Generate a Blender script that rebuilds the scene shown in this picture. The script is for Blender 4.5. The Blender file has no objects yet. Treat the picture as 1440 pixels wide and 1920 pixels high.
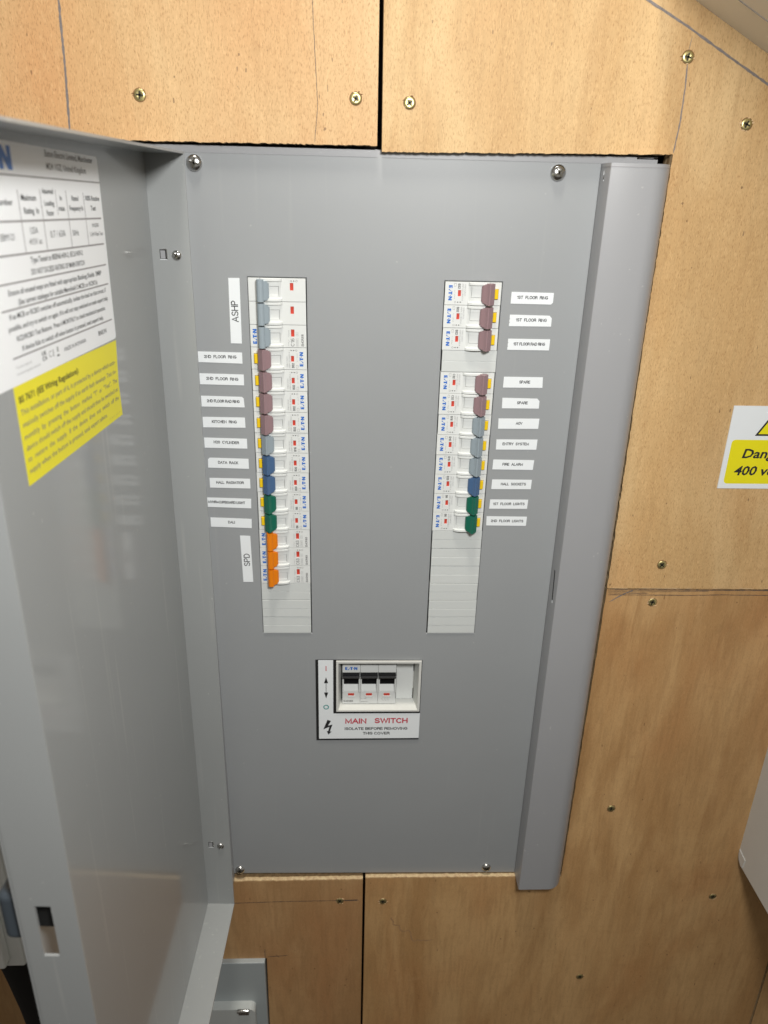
import bpy, math, random
from mathutils import Vector, Matrix
from mathutils.geometry import tessellate_polygon
random.seed(7)
S = 0.001                                   # everything below is written in millimetres
scene = bpy.context.scene
col = scene.collection

# ------------------------------------------------------------------ camera
cd = bpy.data.cameras.new('camera')
cam = bpy.data.objects.new('camera', cd)
col.objects.link(cam)
cam.location = (0.0830, -0.6205, 0.0648)
cam.rotation_euler = (math.radians(67.01), math.radians(-1.33), math.radians(-2.08))
cd.sensor_fit = 'VERTICAL'
cd.sensor_height = 36.0
cd.lens = 26.63
cd.clip_start = 0.01
cd.clip_end = 50
cd.dof.use_dof = True
cd.dof.focus_distance = 0.65
cd.dof.aperture_fstop = 9.0
scene.camera = cam
# ------------------------------------------------------------------ light
w = bpy.data.worlds.new('World')
scene.world = w
w.use_nodes = True
bg = w.node_tree.nodes['Background']
bg.inputs[0].default_value = (1.0, 0.93, 0.84, 1)
bg.inputs[1].default_value = 0.21
ld = bpy.data.lights.new('ceiling_lamp', 'AREA')
ld.shape = 'DISK'
ld.size = 0.13
ld.energy = 5.1
ld.color = (1.0, 0.985, 0.96)
lamp = bpy.data.objects.new('ceiling_lamp', ld)
lamp.location = (0.20, -0.66, 0.26)
lamp.rotation_euler = (Vector((0.12, 0.0, -0.22)) - Vector(lamp.location)).to_track_quat('-Z', 'Y').to_euler()
col.objects.link(lamp)
ld2 = bpy.data.lights.new('overhead_lamp', 'AREA')
ld2.shape = 'DISK'
ld2.size = 0.22
ld2.energy = 15
ld2.color = (1.0, 0.93, 0.82)
lamp2 = bpy.data.objects.new('overhead_lamp', ld2)
lamp2.location = (0.05, -0.30, 1.3)
col.objects.link(lamp2)
scene.view_settings.view_transform = 'Standard'
scene.view_settings.look = 'None'
scene.view_settings.exposure = 0
scene.view_settings.gamma = 1


# ------------------------------------------------------------------ materials
def mat(name, color, rough=0.5, metal=0.0, coat=0.0, coat_rough=0.1, noise=0.0, nscale=40, bump=0.0, bscale=900, spec=0.5):
    m = bpy.data.materials.new(name)
    m.use_nodes = True
    nt = m.node_tree
    p = nt.nodes['Principled BSDF']
    p.inputs['Base Color'].default_value = (*color, 1)
    p.inputs['Roughness'].default_value = rough
    p.inputs['Metallic'].default_value = metal
    p.inputs['Specular IOR Level'].default_value = spec
    p.inputs['Coat Weight'].default_value = coat
    p.inputs['Coat Roughness'].default_value = coat_rough
    tc = nt.nodes.new('ShaderNodeTexCoord')
    if noise > 0:
        n = nt.nodes.new('ShaderNodeTexNoise')
        n.inputs['Scale'].default_value = nscale
        n.inputs['Detail'].default_value = 4
        nt.links.new(tc.outputs['Object'], n.inputs['Vector'])
        r = nt.nodes.new('ShaderNodeMapRange')
        r.inputs[3].default_value = 1 - noise
        r.inputs[4].default_value = 1 + noise
        nt.links.new(n.outputs['Fac'], r.inputs[0])
        mx = nt.nodes.new('ShaderNodeVectorMath')
        mx.operation = 'SCALE'
        mx.inputs[0].default_value = color
        nt.links.new(r.outputs[0], mx.inputs['Scale'])
        nt.links.new(mx.outputs[0], p.inputs['Base Color'])
    if bump > 0:
        n = nt.nodes.new('ShaderNodeTexNoise')
        n.inputs['Scale'].default_value = bscale
        n.inputs['Detail'].default_value = 2
        nt.links.new(tc.outputs['Object'], n.inputs['Vector'])
        b = nt.nodes.new('ShaderNodeBump')
        b.inputs['Strength'].default_value = bump
        b.inputs['Distance'].default_value = 0.0002
        nt.links.new(n.outputs['Fac'], b.inputs['Height'])
        nt.links.new(b.outputs[0], p.inputs['Normal'])
    return m


def wood(name, light, dark, fleck, streak, redness=0.0):
    m = bpy.data.materials.new(name)
    m.use_nodes = True
    nt = m.node_tree
    L = nt.links
    p = nt.nodes['Principled BSDF']
    p.inputs['Roughness'].default_value = 0.55
    p.inputs['Specular IOR Level'].default_value = 0.3
    tc = nt.nodes.new('ShaderNodeTexCoord')

    def tex(sx, sz, detail=3, dist=0.0, rough=0.5):
        mp = nt.nodes.new('ShaderNodeMapping')
        mp.inputs['Scale'].default_value = (sx, sx, sz)
        mp.inputs['Rotation'].default_value = (0, math.radians(random.uniform(-2, 2)), 0)
        L.new(tc.outputs['Object'], mp.inputs['Vector'])
        n = nt.nodes.new('ShaderNodeTexNoise')
        n.inputs['Scale'].default_value = 1
        n.inputs['Detail'].default_value = detail
        n.inputs['Distortion'].default_value = dist
        n.inputs['Roughness'].default_value = rough
        L.new(mp.outputs[0], n.inputs['Vector'])
        return n.outputs['Fac']

    def ramp(src, a, b, lo=0.0, hi=1.0):
        r = nt.nodes.new('ShaderNodeMapRange')
        r.interpolation_type = 'SMOOTHSTEP'
        r.inputs[1].default_value = a
        r.inputs[2].default_value = b
        r.inputs[3].default_value = lo
        r.inputs[4].default_value = hi
        L.new(src, r.inputs[0])
        return r.outputs[0]

    def mix(f, a, b, mode='MIX'):
        x = nt.nodes.new('ShaderNodeMix')
        x.data_type = 'RGBA'
        x.blend_type = mode
        if isinstance(f, float):
            x.inputs[0].default_value = f
        else:
            L.new(f, x.inputs[0])
        for s, v in ((x.inputs[6], a), (x.inputs[7], b)):
            if isinstance(v, tuple):
                s.default_value = (*v, 1)
            else:
                L.new(v, s)
        return x.outputs[2]
    broad = ramp(tex(13, 4.0, 5, 1.4), 0.34, 0.66)
    c = mix(broad, light, dark)
    pink = ramp(tex(9, 5, 3), 0.45, 0.75, 0.0, 0.55 + redness)
    c = mix(pink, c, tuple(v * k for v, k in zip(dark, (1.02, 0.86, 0.80))))
    fine = ramp(tex(190, 22, 5, 1.0), 0.38, 0.72, 0.0, streak * 1.2)
    cross = ramp(tex(25, 120, 3, 0.4), 0.5, 0.8, 0.0, 0.16)
    c = mix(cross, c, tuple(v * 0.8 for v in dark))
    c = mix(fine, c, tuple(v * 0.62 for v in dark))
    bands = ramp(tex(42, 4.5, 4, 2.2), 0.56, 0.78, 0.0, streak * 1.3)
    c = mix(bands, c, tuple(v * k for v, k in zip(dark, (0.62, 0.5, 0.42))))
    fl = ramp(tex(1750, 400, 1), 0.54, 0.70, 0.0, fleck)
    c = mix(fl, c, tuple(v * k for v, k in zip(dark, (0.55, 0.42, 0.3))))
    fl2 = ramp(tex(1300, 260, 1), 0.58, 0.70, 0.0, fleck * 0.6)
    c = mix(fl2, c, tuple(min(1, v * 1.18) for v in light))
    smear = ramp(tex(22, 30, 4, 1.0), 0.62, 0.85, 0.0, 0.22)
    c = mix(smear, c, tuple(min(1, v * 1.12 + 0.05) for v in light))
    spots = ramp(tex(330, 170, 0), 0.86, 0.88, 0.0, 0.6)
    c = mix(spots, c, (0.12, 0.06, 0.03))
    L.new(c, p.inputs['Base Color'])
    b = nt.nodes.new('ShaderNodeBump')
    b.inputs['Strength'].default_value = 0.25
    b.inputs['Distance'].default_value = 0.0003
    L.new(tex(700, 90, 2), b.inputs['Height'])
    L.new(b.outputs[0], p.inputs['Normal'])
    return m


M = {}
M['wood_a'] = wood('beech_veneer_light', (0.72, 0.50, 0.262), (0.66, 0.415, 0.20), 0.55, 0.10, 0.15)
M['wood_b'] = wood('beech_veneer_golden', (0.70, 0.49, 0.248), (0.60, 0.385, 0.175), 0.50, 0.15, 0.1)
M['wood_c'] = wood('beech_veneer_brown', (0.60, 0.378, 0.174), (0.47, 0.272, 0.114), 0.25, 0.24, 0.1)
M['wood_d'] = wood('beech_veneer_dull', (0.53, 0.33, 0.158), (0.42, 0.243, 0.108), 0.22, 0.24, 0.1)


def ply_edge():
    m = bpy.data.materials.new('plywood_edge')
    m.use_nodes = True
    nt = m.node_tree
    p = nt.nodes['Principled BSDF']
    p.inputs['Roughness'].default_value = 0.8
    tc = nt.nodes.new('ShaderNodeTexCoord')
    sp = nt.nodes.new('ShaderNodeSeparateXYZ')
    nt.links.new(tc.outputs['Object'], sp.inputs[0])
    a = nt.nodes.new('ShaderNodeMath')
    a.operation = 'MULTIPLY_ADD'
    a.inputs[1].default_value = 1 / 0.0045
    a.inputs[2].default_value = 0.35
    nt.links.new(sp.outputs[1], a.inputs[0])
    f = nt.nodes.new('ShaderNodeMath')
    f.operation = 'PINGPONG'
    f.inputs[1].default_value = 1
    nt.links.new(a.outputs[0], f.inputs[0])
    cr = nt.nodes.new('ShaderNodeValToRGB')
    cr.color_ramp.elements[0].position = 0.42
    cr.color_ramp.elements[0].color = (0.60, 0.45, 0.26, 1)
    cr.color_ramp.elements[1].position = 0.55
    cr.color_ramp.elements[1].color = (0.30, 0.19, 0.09, 1)
    nt.links.new(f.outputs[0], cr.inputs[0])
    n = nt.nodes.new('ShaderNodeTexNoise')
    n.inputs['Scale'].default_value = 260
    nt.links.new(tc.outputs['Object'], n.inputs['Vector'])
    mx = nt.nodes.new('ShaderNodeMix')
    mx.data_type = 'RGBA'
    mx.blend_type = 'OVERLAY'
    mx.inputs[0].default_value = 0.6
    nt.links.new(cr.outputs[0], mx.inputs[6])
    nt.links.new(n.outputs['Fac'], mx.inputs[7])
    nt.links.new(mx.outputs[2], p.inputs['Base Color'])
    return m


M['ply'] = ply_edge()


def painted(name, color, rough, coat, coat_rough, scuff):
    """powder-coated steel: fine orange-peel relief, cloudy gloss, faint pale scuffs"""
    m = mat(name, color, rough, 0, coat, coat_rough, 0.035, 11, 0.2, 1300)
    nt = m.node_tree
    p = nt.nodes['Principled BSDF']
    tc = nt.nodes.new('ShaderNodeTexCoord')
    n = nt.nodes.new('ShaderNodeTexNoise')
    n.inputs['Scale'].default_value = 14
    n.inputs['Detail'].default_value = 5
    nt.links.new(tc.outputs['Object'], n.inputs['Vector'])
    r = nt.nodes.new('ShaderNodeMapRange')
    r.inputs[3].default_value = max(0.02, coat_rough - 0.05)
    r.inputs[4].default_value = coat_rough + 0.07
    nt.links.new(n.outputs['Fac'], r.inputs[0])
    nt.links.new(r.outputs[0], p.inputs['Coat Roughness'])
    sn = nt.nodes.new('ShaderNodeTexNoise')
    sn.inputs['Scale'].default_value = 330
    sn.inputs['Detail'].default_value = 0
    nt.links.new(tc.outputs['Object'], sn.inputs['Vector'])
    sr = nt.nodes.new('ShaderNodeMapRange')
    sr.inputs[1].default_value = 0.85
    sr.inputs[2].default_value = 0.88
    sr.inputs[4].default_value = 0.28
    nt.links.new(sn.outputs['Fac'], sr.inputs[0])
    sm = nt.nodes.new('ShaderNodeMix')
    sm.data_type = 'RGBA'
    nt.links.new(sr.outputs[0], sm.inputs[0])
    nt.links.new(p.inputs['Base Color'].links[0].from_socket, sm.inputs[6])
    sm.inputs[7].default_value = (0.62, 0.61, 0.58, 1)
    nt.links.new(sm.outputs[2], p.inputs['Base Color'])
    if scuff > 0:
        mp = nt.nodes.new('ShaderNodeMapping')
        mp.inputs['Rotation'].default_value = (0.5, 0.1, 0)
        mp.inputs['Scale'].default_value = (160, 160, 5)
        nt.links.new(tc.outputs['Object'], mp.inputs[0])
        s = nt.nodes.new('ShaderNodeTexNoise')
        s.inputs['Scale'].default_value = 1
        s.inputs['Detail'].default_value = 2
        nt.links.new(mp.outputs[0], s.inputs['Vector'])
        r2 = nt.nodes.new('ShaderNodeMapRange')
        r2.inputs[1].default_value = 0.66
        r2.inputs[2].default_value = 0.76
        r2.inputs[4].default_value = scuff
        nt.links.new(s.outputs['Fac'], r2.inputs[0])
        src = p.inputs['Base Color'].links[0].from_socket
        mx = nt.nodes.new('ShaderNodeMix')
        mx.data_type = 'RGBA'
        nt.links.new(r2.outputs[0], mx.inputs[0])
        nt.links.new(src, mx.inputs[6])
        mx.inputs[7].default_value = (0.75, 0.72, 0.66, 1)
        nt.links.new(mx.outputs[2], p.inputs['Base Color'])
    return m


M['plate'] = painted('grey_powder_coat', (0.318, 0.334, 0.344), 0.42, 0.2, 0.22, 0.03)
M['door'] = painted('grey_powder_coat_door', (0.32, 0.335, 0.335), 0.38, 0.6, 0.09, 0.12)
M['trim'] = painted('grey_powder_coat_trim', (0.335, 0.342, 0.355), 0.38, 0.12, 0.22, 0.0)
M['box'] = painted('grey_paint_box', (0.36, 0.40, 0.41), 0.4, 0.1, 0.2, 0.0)
M['lid'] = painted('pale_grey_paint', (0.50, 0.53, 0.52), 0.35, 0.1, 0.2, 0.0)
M['beige'] = mat('pale_grey_plastic', (0.72, 0.74, 0.72), 0.45, noise=0.03, bump=0.1)
M['soffit'] = mat('painted_soffit_board', (0.84, 0.84, 0.80), 0.6, noise=0.08, nscale=14, bump=0.25, bscale=300)
M['white'] = mat('white_plastic', (0.72, 0.745, 0.735), 0.38, noise=0.015, bump=0.05)
M['blank'] = mat('white_blank_plastic', (0.62, 0.65, 0.64), 0.42, noise=0.02, nscale=60, bump=0.05)
M['sticker_and_lit_edge'] = mat('white_vinyl_and_lit_edge', (0.82, 0.86, 0.88), 0.32, noise=0.02, nscale=30)  # also paints the lit edges of the channel slots
M['doorlabel'] = mat('white_vinyl_label', (0.88, 0.91, 0.93), 0.3, noise=0.02, nscale=30)
M['cream'] = mat('cream_plastic', (0.67, 0.68, 0.65), 0.4, noise=0.02)
M['yellow'] = mat('yellow_vinyl', (0.84, 0.76, 0.01), 0.4, noise=0.02)
M['yplastic'] = mat('yellow_plastic', (0.86, 0.58, 0.01), 0.35)
M['red'] = mat('red_plastic', (0.62, 0.06, 0.035), 0.4)
M['redprint'] = mat('red_print', (0.55, 0.04, 0.07), 0.5)
M['teal'] = mat('teal_print', (0.02, 0.28, 0.27), 0.5)
M['blue'] = mat('blue_print', (0.0, 0.13, 0.55), 0.5)
M['bluesoft'] = mat('blue_label_print', (0.08, 0.22, 0.60), 0.5)
M['ink'] = mat('black_print', (0.02, 0.02, 0.022), 0.5)
M['greyink'] = mat('grey_print', (0.20, 0.20, 0.20), 0.5)
M['paleink'] = mat('pale_grey_print', (0.40, 0.41, 0.41), 0.5)
M['rule'] = mat('grey_rule_print', (0.30, 0.29, 0.30), 0.5)
M['black'] = mat('black_plastic', (0.006, 0.006, 0.007), 0.38, spec=0.22)
M['blackmat'] = mat('matt_black', (0.01, 0.01, 0.01), 0.7)
M['dark'] = mat('dark_void_board', (0.02, 0.018, 0.016), 0.9)
M['brown'] = mat('toggle_mauve_brown', (0.30, 0.195, 0.21), 0.38, noise=0.02)
M['grey'] = mat('toggle_grey', (0.30, 0.36, 0.40), 0.38, noise=0.02)
M['dblue'] = mat('toggle_blue', (0.065, 0.135, 0.27), 0.35, noise=0.02)
M['green'] = mat('toggle_green', (0.006, 0.135, 0.085), 0.35, noise=0.02)
M['orange'] = mat('toggle_orange', (0.80, 0.22, 0.005), 0.35, noise=0.02)
M['metal'] = mat('zinc_plated_steel', (0.66, 0.66, 0.64), 0.22, 1.0)
M['brass'] = mat('yellow_passivated_steel', (0.66, 0.57, 0.26), 0.36, 0.9, noise=0.1, nscale=500)
M['recess'] = mat('screw_recess', (0.06, 0.055, 0.04), 0.5, 0.6)
M['torn'] = mat('torn_wood_fibre', (0.22, 0.12, 0.05), 0.9)
M['pale_torn'] = mat('pale_torn_fibre', (0.72, 0.52, 0.30), 0.9)
M['stain'] = mat('water_stain', (0.38, 0.225, 0.11), 0.7, noise=0.25, nscale=300)
M['pencil'] = mat('graphite_pencil', (0.21, 0.185, 0.175), 0.55, noise=0.35, nscale=700)
M['pencil_gap_dark'] = mat('dark_pencil_and_gap', (0.09, 0.07, 0.06), 0.6, noise=0.35, nscale=700)  # pencil lines, and the painted shade of the right-hand seam
M['latch'] = mat('blue_grey_plastic', (0.06, 0.075, 0.09), 0.4)
M['floor'] = mat('dark_floor', (0.06, 0.045, 0.035), 0.8, noise=0.2, nscale=6)


# ------------------------------------------------------------------ mesh builder
class MB:
    def __init__(s):
        s.v, s.f, s.m, s.mats, s.sm = [], [], [], [], []

    def mi(s, m):
        if m not in s.mats:
            s.mats.append(m)
        return s.mats.index(m)

    def add(s, vs, fs, m, T=None, smooth=False):
        b = len(s.v)
        for q in vs:
            q = Vector(q)
            s.v.append(T(q) if T else q)
        k = s.mi(m)
        for f in fs:
            s.f.append([b + i for i in f])
            s.m.append(k)
            s.sm.append(smooth)

    def box(s, x0, x1, y0, y1, z0, z1, m, T=None):
        vs = [(x, y, z) for x in (x0, x1) for y in (y0, y1) for z in (z0, z1)]
        s.add(vs, [(0, 1, 3, 2), (4, 6, 7, 5), (0, 4, 5, 1), (2, 3, 7, 6), (0, 2, 6, 4), (1, 5, 7, 3)], m, T)

    def prism(s, pts, a0, a1, m, axis='y', m2=None, T=None, smooth=False):
        """polygon pts extruded along axis from a0 to a1; m caps, m2 sides"""
        n = len(pts)
        mk = {'y': lambda p, a: (p[0], a, p[1]), 'z': lambda p, a: (p[0], p[1], a), 'x': lambda p, a: (a, p[0], p[1])}[axis]
        vs = [mk(p, a0) for p in pts] + [mk(p, a1) for p in pts]
        tri = tessellate_polygon([[Vector((p[0], p[1], 0)) for p in pts]])
        caps = [tuple(t) for t in tri] + [tuple(i + n for i in reversed(t)) for t in tri]
        s.add(vs, caps, m, T)
        s.add(vs, [(i, (i + 1) % n, (i + 1) % n + n, i + n) for i in range(n)], m2 or m, T, smooth)

    def flat(s, pts, m, T=None):
        """flat polygon of 3D points"""
        s.add(pts, [tuple(range(len(pts)))], m, T)

    def lathe(s, prof, m, T=None, n=24, smooth=True):
        """profile (r, h) turned about the y axis, h pointing to the viewer (-y)"""
        vs = [(r * math.cos(2 * math.pi * k / n), -h, r * math.sin(2 * math.pi * k / n)) for r, h in prof for k in range(n)]
        fs = [(a * n + k, a * n + (k + 1) % n, (a + 1) * n + (k + 1) % n, (a + 1) * n + k) for a in range(len(prof) - 1) for k in range(n)]
        s.add(vs, fs, m, T, smooth)

    def build(s, name, parent=None, origin=(0, 0, 0), bevel=0, seg=2):
        me = bpy.data.meshes.new(name)
        o3 = Vector(origin)
        me.from_pydata([(q - o3) * S for q in s.v], [], s.f)
        for m in s.mats:
            me.materials.append(M[m])
        me.polygons.foreach_set('material_index', s.m)
        me.polygons.foreach_set('use_smooth', s.sm)
        me.update()
        ob = bpy.data.objects.new(name, me)
        col.objects.link(ob)
        if parent:
            ob.parent = parent
        else:
            ob.location = o3 * S
        if bevel:
            b = ob.modifiers.new('bevel', 'BEVEL')
            b.width = bevel * S
            b.segments = seg
            b.limit_method = 'ANGLE'
            b.angle_limit = math.radians(40)
        return ob


def thing(name, label, cat, loc=(0, 0, 0), group=None, roty=0):
    o = bpy.data.objects.new(name, None)
    o.empty_display_size = 0.01
    o.location = Vector(loc) * S
    o.rotation_euler = (0, roty, 0)
    col.objects.link(o)
    tag(o, label, cat, group)
    return o


def tag(o, label, cat=None, group=None):
    o['label'] = label
    if cat:
        o['category'] = cat
    if group:
        o['group'] = group
    return o


# ------------------------------------------------------------------ lettering
GLY = {}


def glyphs(s, bold=0.0):
    k = (s, bold)
    if k not in GLY:
        c = bpy.data.curves.new('t', 'FONT')
        c.body = s
        c.size = 1
        c.offset = bold
        c.resolution_u = 2
        o = bpy.data.objects.new('t', c)
        col.objects.link(o)
        dg = bpy.context.evaluated_depsgraph_get()
        me = bpy.data.meshes.new_from_object(o.evaluated_get(dg))
        vs = [tuple(v.co) for v in me.vertices]
        fs = [tuple(p.vertices) for p in me.polygons]
        bpy.data.objects.remove(o)
        bpy.data.curves.remove(c)
        bpy.data.meshes.remove(me)
        GLY[k] = (vs, fs)
    return GLY[k]


CAP = max(v[1] for v in glyphs('H')[0])


def text(mb, s, m, x0, x1, z0, h, y, bold=0.0, rot=0.0, T=None, italic=0.0, vertical=False):
    """lettering fitted between x0 and x1 on baseline z0 with capital height h (plane y)"""
    vs, fs = glyphs(s, bold)
    a = min(v[0] for v in vs)
    b = max(v[0] for v in vs)
    kx = abs(x1 - x0) / (b - a)
    kz = h / CAP
    out = []
    for v in vs:
        lx, lz = (v[0] - a) * kx, v[1] * kz
        lx += lz * italic
        lz += lx * rot
        if vertical:      # reading upwards: x0,x1 run along z, z0 is the x of the baseline
            out.append((z0 - lz, y, x0 + lx))
        else:
            out.append((x0 + lx, y, z0 + lz))
    mb.add(out, fs, m, T)


def _arc(cx, cz, rx, rz, a0, a1, n=8):
    return [(cx + rx * math.cos(math.radians(a0 + (a1 - a0) * k / n)), cz + rz * math.sin(math.radians(a0 + (a1 - a0) * k / n))) for k in range(n + 1)]


def _stroke_font():
    """centre lines of a plain grotesque capital alphabet: glyph -> (width, polylines), height 1"""
    F = {}
    F['A'] = (.80, [[(0, 0), (.40, 1), (.80, 0)], [(.14, .34), (.66, .34)]])
    F['B'] = (.66, [[(0, 0), (0, 1), (.36, 1)] + _arc(.38, .76, .24, .24, 90, -90) + [(0, .52)], [(0, 0), (.40, 0)] + _arc(.40, .26, .26, .26, -90, 90)])
    F['C'] = (.72, [_arc(.38, .5, .38, .5, 48, 312, 14)])
    F['D'] = (.72, [[(0, 0), (0, 1), (.32, 1)] + _arc(.32, .5, .40, .5, 90, -90, 10) + [(0, 0)]])
    F['E'] = (.60, [[(.60, 0), (0, 0), (0, 1), (.58, 1)], [(0, .53), (.54, .53)]])
    F['F'] = (.56, [[(0, 0), (0, 1), (.56, 1)], [(0, .50), (.48, .50)]])
    F['G'] = (.78, [_arc(.39, .5, .39, .5, 45, 330, 14) + [(.76, .44), (.44, .44)]])
    F['H'] = (.68, [[(0, 0), (0, 1)], [(.68, 0), (.68, 1)], [(0, .52), (.68, .52)]])
    F['I'] = (.02, [[(.01, 0), (.01, 1)]])
    F['K'] = (.68, [[(0, 0), (0, 1)], [(.64, 1), (0, .36)], [(.20, .56), (.68, 0)]])
    F['L'] = (.52, [[(0, 1), (0, 0), (.52, 0)]])
    F['M'] = (.82, [[(0, 0), (0, 1), (.41, .12), (.82, 1), (.82, 0)]])
    F['N'] = (.68, [[(0, 0), (0, 1), (.68, 0), (.68, 1)]])
    F['O'] = (.80, [_arc(.40, .5, .40, .5, 0, 360, 20)])
    F['P'] = (.62, [[(0, 0), (0, 1), (.34, 1)] + _arc(.34, .73, .28, .27, 90, -90) + [(0, .46)]])
    F['R'] = (.68, [[(0, 0), (0, 1), (.38, 1)] + _arc(.38, .75, .27, .25, 90, -90) + [(0, .50)], [(.38, .50), (.62, .34), (.67, 0)]])
    F['S'] = (.64, [_arc(.32, .755, .29, .245, 25, 250, 10) + _arc(.32, .26, .32, .26, 70, -155, 10)[1:]])
    F['T'] = (.66, [[(0, 1), (.66, 1)], [(.33, 1), (.33, 0)]])
    F['U'] = (.66, [[(0, 1), (0, .33)] + _arc(.33, .33, .33, .33, 180, 360) + [(.66, 1)]])
    F['V'] = (.74, [[(0, 1), (.37, 0), (.74, 1)]])
    F['W'] = (1.08, [[(0, 1), (.27, 0), (.54, 1), (.81, 0), (1.08, 1)]])
    F['Y'] = (.72, [[(0, 1), (.36, .42), (.72, 1)], [(.36, .42), (.36, 0)]])
    F['0'] = (.54, [_arc(.27, .5, .27, .5, 0, 360, 18)])
    F['1'] = (.28, [[(0, .76), (.18, .80), (.28, 1), (.28, 0)]])
    F['2'] = (.56, [_arc(.28, .70, .26, .30, 170, -35, 9) + [(.0, 0), (.56, 0)]])
    F['3'] = (.56, [_arc(.27, .76, .24, .24, 165, -90, 9), _arc(.27, .26, .28, .26, 90, -165, 9)])
    F['6'] = (.56, [_arc(.28, .31, .27, .31, 0, 360, 16), _arc(.33, .55, .33, .45, 62, 180, 8) + [(.01, .33)]])
    F['+'] = (.56, [[(0, .40), (.56, .40)], [(.28, .12), (.28, .68)]])
    return F


SF = _stroke_font()


def caps(mb, s, m, x0, x1, z0, h, y, wt=0.13, rot=0.0, T=None, vertical=False):
    """capitals drawn as flat strokes, fitted between x0 and x1 on baseline z0, height h, stroke wt*h"""
    gap, x, items = 0.24, 0.0, []
    for ch in s:
        if ch == ' ':
            x += 0.42
            continue
        w, pl = SF[ch]
        items.append((x, pl))
        x += w + gap + (0.04 if ch == 'I' else 0)
    total = x - gap
    t = wt * h
    kx = (abs(x1 - x0) - t) / total
    kz = h - t
    n = 0
    for ox, pl in items:
        for line in pl:
            P = [Vector((t / 2 + (ox + p[0]) * kx, t / 2 + p[1] * kz)) for p in line]
            closed = (P[0] - P[-1]).length < 1e-4
            if closed:
                P = P[:-1]
            N = len(P)
            vs = []
            for i, p in enumerate(P):
                a = P[i - 1] if (i > 0 or closed) else None
                c = P[(i + 1) % N] if (i < N - 1 or closed) else None
                d1 = (p - a).normalized() if a is not None else (c - p).normalized()
                d2 = (c - p).normalized() if c is not None else d1
                q = p.copy()
                if a is None and not closed:
                    q -= d2 * t / 2
                if c is None and not closed:
                    q += d1 * t / 2
                n1 = Vector((-d1.y, d1.x))
                n2 = Vector((-d2.y, d2.x))
                mt = (n1 + n2)
                mt = mt.normalized() if mt.length > 1e-3 else n1
                k = min(1.9, 1 / max(0.35, mt.dot(n1)))
                for sg in (1, -1):
                    r = q + mt * (sg * k * t / 2)
                    z = r.y + r.x * rot
                    vs.append((z0 - z, y - 0.012 * (n % 3), x0 + r.x) if vertical else (x0 + r.x, y - 0.012 * (n % 3), z0 + z))
            fs = [(2 * i, 2 * i + 1, 2 * ((i + 1) % N) + 1, 2 * ((i + 1) % N)) for i in range(N if closed else N - 1)]
            mb.add(vs, fs, m, T)
            n += 1


def logo(mb, m, T, y=0.0):
    """five-letter maker's mark in a unit box (x 0..1, z 0..1) mapped by T"""
    def P(*pts):
        mb.add([(p[0], y, p[1]) for p in pts], [tuple(t) for t in tessellate_polygon([[Vector((p[0], p[1], 0)) for p in pts]])], m, T)
    P((0, 0), (.19, 0), (.19, .24), (.09, .24), (.09, .38), (.18, .38), (.18, .61), (.09, .61), (.09, .77), (.19, .77), (.19, 1), (0, 1))
    P((.225, 0), (.31, 0), (.345, .34), (.285, .34))
    P((.325, .42), (.375, .42), (.40, .62), (.35, .62))
    P((.37, .80), (.40, 1), (.63, 1), (.63, .80), (.56, .76), (.56, 0), (.46, 0), (.46, .76), (.42, .80))
    P(*[(.665 + .032 * math.cos(a * math.pi / 5), .5 + .16 * math.sin(a * math.pi / 5)) for a in range(10)])
    P((.735, 0), (.815, 0), (.815, .52), (.91, 0), (1, 0), (1, 1), (.92, 1), (.92, .48), (.825, 1), (.735, 1))


# =================================================================== the setting
def wall_and_floor():
    b = MB()
    b.box(-900, 1000, 60, 90, -1400, 700, 'dark')
    o = b.build('wall')
    o['kind'] = 'structure'
    tag(o, 'dark wall behind the plywood boards')
    b = MB()
    b.box(-2500, 2500, -2500, 60, -1420, -1400, 'floor')
    o = b.build('floor')
    o['kind'] = 'structure'
    tag(o, 'dark floor far below the board')


wall_and_floor()
YW = -5.0


def ragged(p, q, n, amp):
    """points from p to q (excluding q) with small irregular offsets"""
    out = []
    for i in range(n):
        t = i / n
        x = p[0] + (q[0] - p[0]) * t
        z = p[1] + (q[1] - p[1]) * t
        if 0 < i:
            d = random.uniform(-amp, amp) * (2.0 if random.random() < 0.12 else 1)
            if abs(q[0] - p[0]) > abs(q[1] - p[1]):
                z += d
            else:
                x += d
        out.append((x, z))
    return out


def board(label, pts, m):
    b = MB()
    b.prism(pts, YW, 13, m, 'y', 'ply')
    t = thing('plywood_board', label, 'board', (pts[0][0], 0, pts[0][1]), 'beech plywood boards on the wall')
    b.build('panel', t, (pts[0][0], 0, pts[0][1]))
    return t, (pts[0][0], 0, pts[0][1])


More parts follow.
